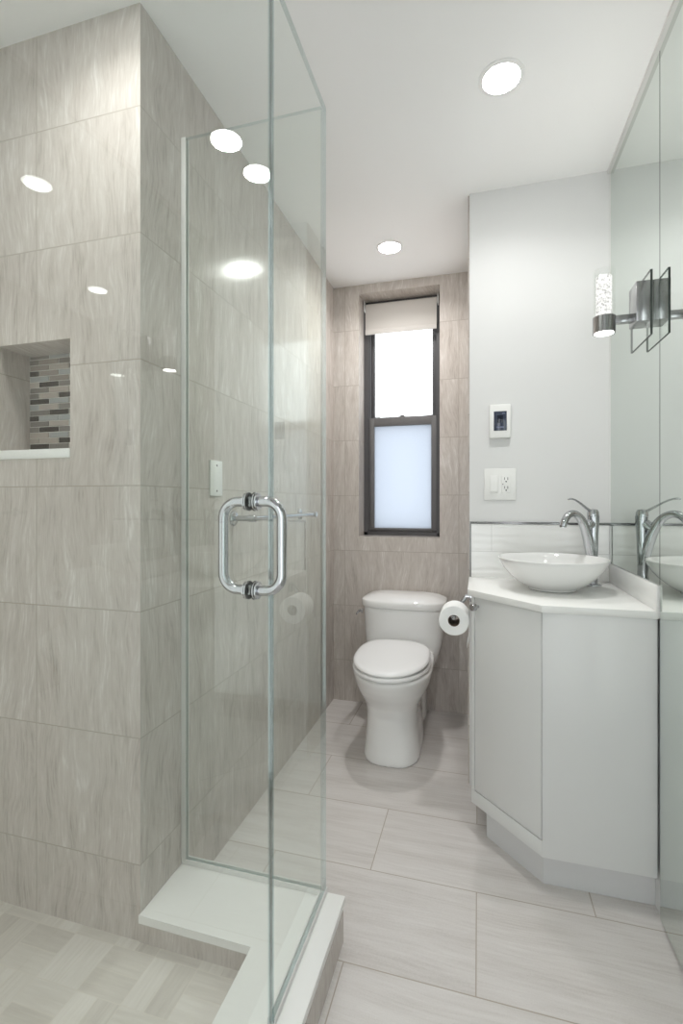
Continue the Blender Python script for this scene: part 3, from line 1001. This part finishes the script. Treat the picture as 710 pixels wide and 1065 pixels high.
# ------------------------------------------------------------------ toilet paper and its holder
PX, PZ = -0.084, 0.735
t = thing('toilet_paper_holder', 'chrome toilet paper holder fixed to the side of the white vanity', 'toilet paper holder', (CX0, 1.80, 0.80))
bm = NB(); lathe(bm, [(0.020, 0.0), (0.020, 0.006), (0.017, 0.009), (0.009, 0.010), (0.009, 0.024)], (CX0, 1.885, 0.800), (-1, 0, 0), 32)
link_mesh('wall_post', bm, M['chrome'], t)
bm = NB()
tube(bm, smooth_path([(CX0 - 0.020, 1.885, 0.799, 0.0085), (CX0 - 0.030, 1.885, 0.786, 0.008), (PX + 0.012, 1.886, 0.764, 0.007), (PX + 0.002, 1.886, 0.755, 0.007), (PX, 1.882, PZ + 0.012, 0.007), (PX, 1.870, PZ + 0.0105, 0.007), (PX, 1.81, PZ + 0.0105, 0.007), (PX, 1.752, PZ + 0.0105, 0.007), (PX, 1.744, PZ + 0.014, 0.007), (PX + 0.001, 1.742, PZ + 0.016, 0.006)], 6), 18)
link_mesh('arm', bm, M['chrome'], t)
t = thing('toilet_paper_roll', 'white toilet paper roll hanging beside the vanity', 'toilet paper', (PX, 1.80, PZ))
bm = NB(); lathe(bm, [(0.0205, 0.0), (0.050, 0.0), (0.0525, 0.002), (0.0525, 0.100), (0.050, 0.102), (0.0205, 0.102), (0.0205, 0.0)], (PX, 1.756, PZ), (0, 1, 0), 64, cap=False)
pr = link_mesh('paper', bm, M['paper'], t)
bm = NB(); lathe(bm, [(0.0190, 0.001), (0.0205, 0.001), (0.0205, 0.101), (0.0190, 0.101), (0.0190, 0.001)], (PX, 1.756, PZ), (0, 1, 0), 48, cap=False)
link_mesh('core', bm, M['core'], t)['label'] = 'brown cardboard tube'
bm = NB()
outl = [(PX + 0.0532 * math.cos(a), PZ + 0.0532 * math.sin(a)) for a in (0.5, 0.25, 0.0, -0.2)] + [(PX + 0.052, PZ - 0.045), (PX + 0.049, PZ - 0.070), (PX + 0.044, PZ - 0.092)]
R1 = [bm.verts.new((x, 1.759, z)) for x, z in outl]; R2 = [bm.verts.new((x, 1.855, z)) for x, z in outl]
for i in range(len(outl) - 1):
    bm.faces.new((R1[i], R1[i + 1], R2[i + 1], R2[i]))
tl = link_mesh('loose_sheet', bm, M['paper'], pr)
md = tl.modifiers.new('ply', 'SOLIDIFY'); md.thickness = 0.0012; md.offset = 0

# ------------------------------------------------------------------ wall plates and thermostat
t = thing('thermostat', 'white thermostat with a dark screen on the white wall above the switch', 'thermostat', (0.083, YW, 1.476))
bm = NB(); box(bm, 0.042, 0.123, YW - 0.020, YW, 1.410, 1.544, 0.004)
link_mesh('housing', bm, M['plastic'], t)
bm = NB(); box(bm, 0.0585, 0.1075, YW - 0.0212, YW - 0.019, 1.439, 1.516, 0.0008)
sc = link_mesh('screen', bm, M['screen'], t)
bm = NB(); box(bm, 0.071, 0.093, YW - 0.0217, YW - 0.021, 1.470, 1.500, 0.0003)
link_mesh('reading', bm, M['screen_mark'], sc)
bm = NB(); box(bm, 0.068, 0.096, YW - 0.0217, YW - 0.021, 1.450, 1.456, 0.0002)
link_mesh('status_bar', bm, M['screen_line'], sc)
bm = NB(); box(bm, 0.090, 0.101, YW - 0.0217, YW - 0.021, 1.505, 1.509, 0.0002)
link_mesh('clock_mark', bm, M['screen_line'], sc)

t = thing('switch_plate', 'white double wall plate with a rocker switch and a socket', 'light switch', (0.0825, YW, 1.226))
bm = NB(); box(bm, 0.0215, 0.1435, YW - 0.007, YW, 1.164, 1.289, 0.003)
link_mesh('cover_plate', bm, M['plastic'], t)
bm = NB()
box(bm, 0.0425, 0.0745, YW - 0.009, YW - 0.006, 1.192, 1.262, 0.0012)
box(bm, 0.0445, 0.0725, YW - 0.0115, YW - 0.007, 1.195, 1.259, 0.0015, rot=Matrix.Rotation(math.radians(-4), 3, 'X'))
link_mesh('rocker_switch', bm, M['plastic'], t)
bm = NB(); box(bm, 0.0885, 0.1225, YW - 0.0098, YW - 0.006, 1.192, 1.262, 0.0012)
so = link_mesh('socket', bm, M['plastic'], t)
bm = NB()
for zc in (1.2095, 1.2445):
    box(bm, 0.0985, 0.1005, YW - 0.0101, YW - 0.0096, zc - 0.001, zc + 0.009)
    box(bm, 0.1105, 0.1130, YW - 0.0101, YW - 0.0096, zc - 0.002, zc + 0.009)
    lathe(bm, [(0.0028, 0.0), (0.0028, 0.0006)], (0.1057, YW - 0.0101, zc - 0.0075), (0, 1, 0), 16)
link_mesh('slots', bm, M['slot'], so)
bm = NB(); box(bm, 0.0915, 0.0950, YW - 0.0104, YW - 0.0096, 1.2250, 1.2285, 0.0003)
link_mesh('test_button', bm, M['button_dark'], so)

t = thing('blank_plate', 'blank white wall plate on the tile wall behind the shower glass', 'wall plate', (XL, 1.40, 1.231))
bm = NB(); box(bm, XL, XL + 0.006, 1.362, 1.436, 1.174, 1.288, 0.002)
link_mesh('cover_plate', bm, M['plastic'], t)
for z in (1.190, 1.272):
    bm = NB(); lathe(bm, [(0.0035, 0.0), (0.0035, 0.0008), (0.0, 0.0012)], (XL + 0.006, 1.399, z), (1, 0, 0), 16)
    link_mesh('screw', bm, M['chrome_dark'], t)

# ------------------------------------------------------------------ towel bar
t = thing('towel_bar', 'chrome towel bar on the tile wall seen through the glass', 'towel bar', (XL, 1.83, 1.10))
for y in (1.515, 2.165):
    bm = NB(); lathe(bm, [(0.026, 0.0), (0.026, 0.006), (0.022, 0.010), (0.010, 0.012), (0.010, 0.060), (0.0125, 0.062), (0.0125, 0.086), (0.011, 0.088), (0.0, 0.088)], (XL, y, 1.098), (1, 0, 0), 36)
    link_mesh('post', bm, M['chrome'], t)
bm = NB(); lathe(bm, [(0.0, 0.0), (0.0085, 0.001), (0.0085, 0.649), (0.0, 0.65)], (XL + 0.074, 1.515, 1.098), (0, 1, 0), 24)
link_mesh('rail', bm, M['chrome'], t)

for o in bpy.data.objects:
    if '_base' in o:
        del o['_base']
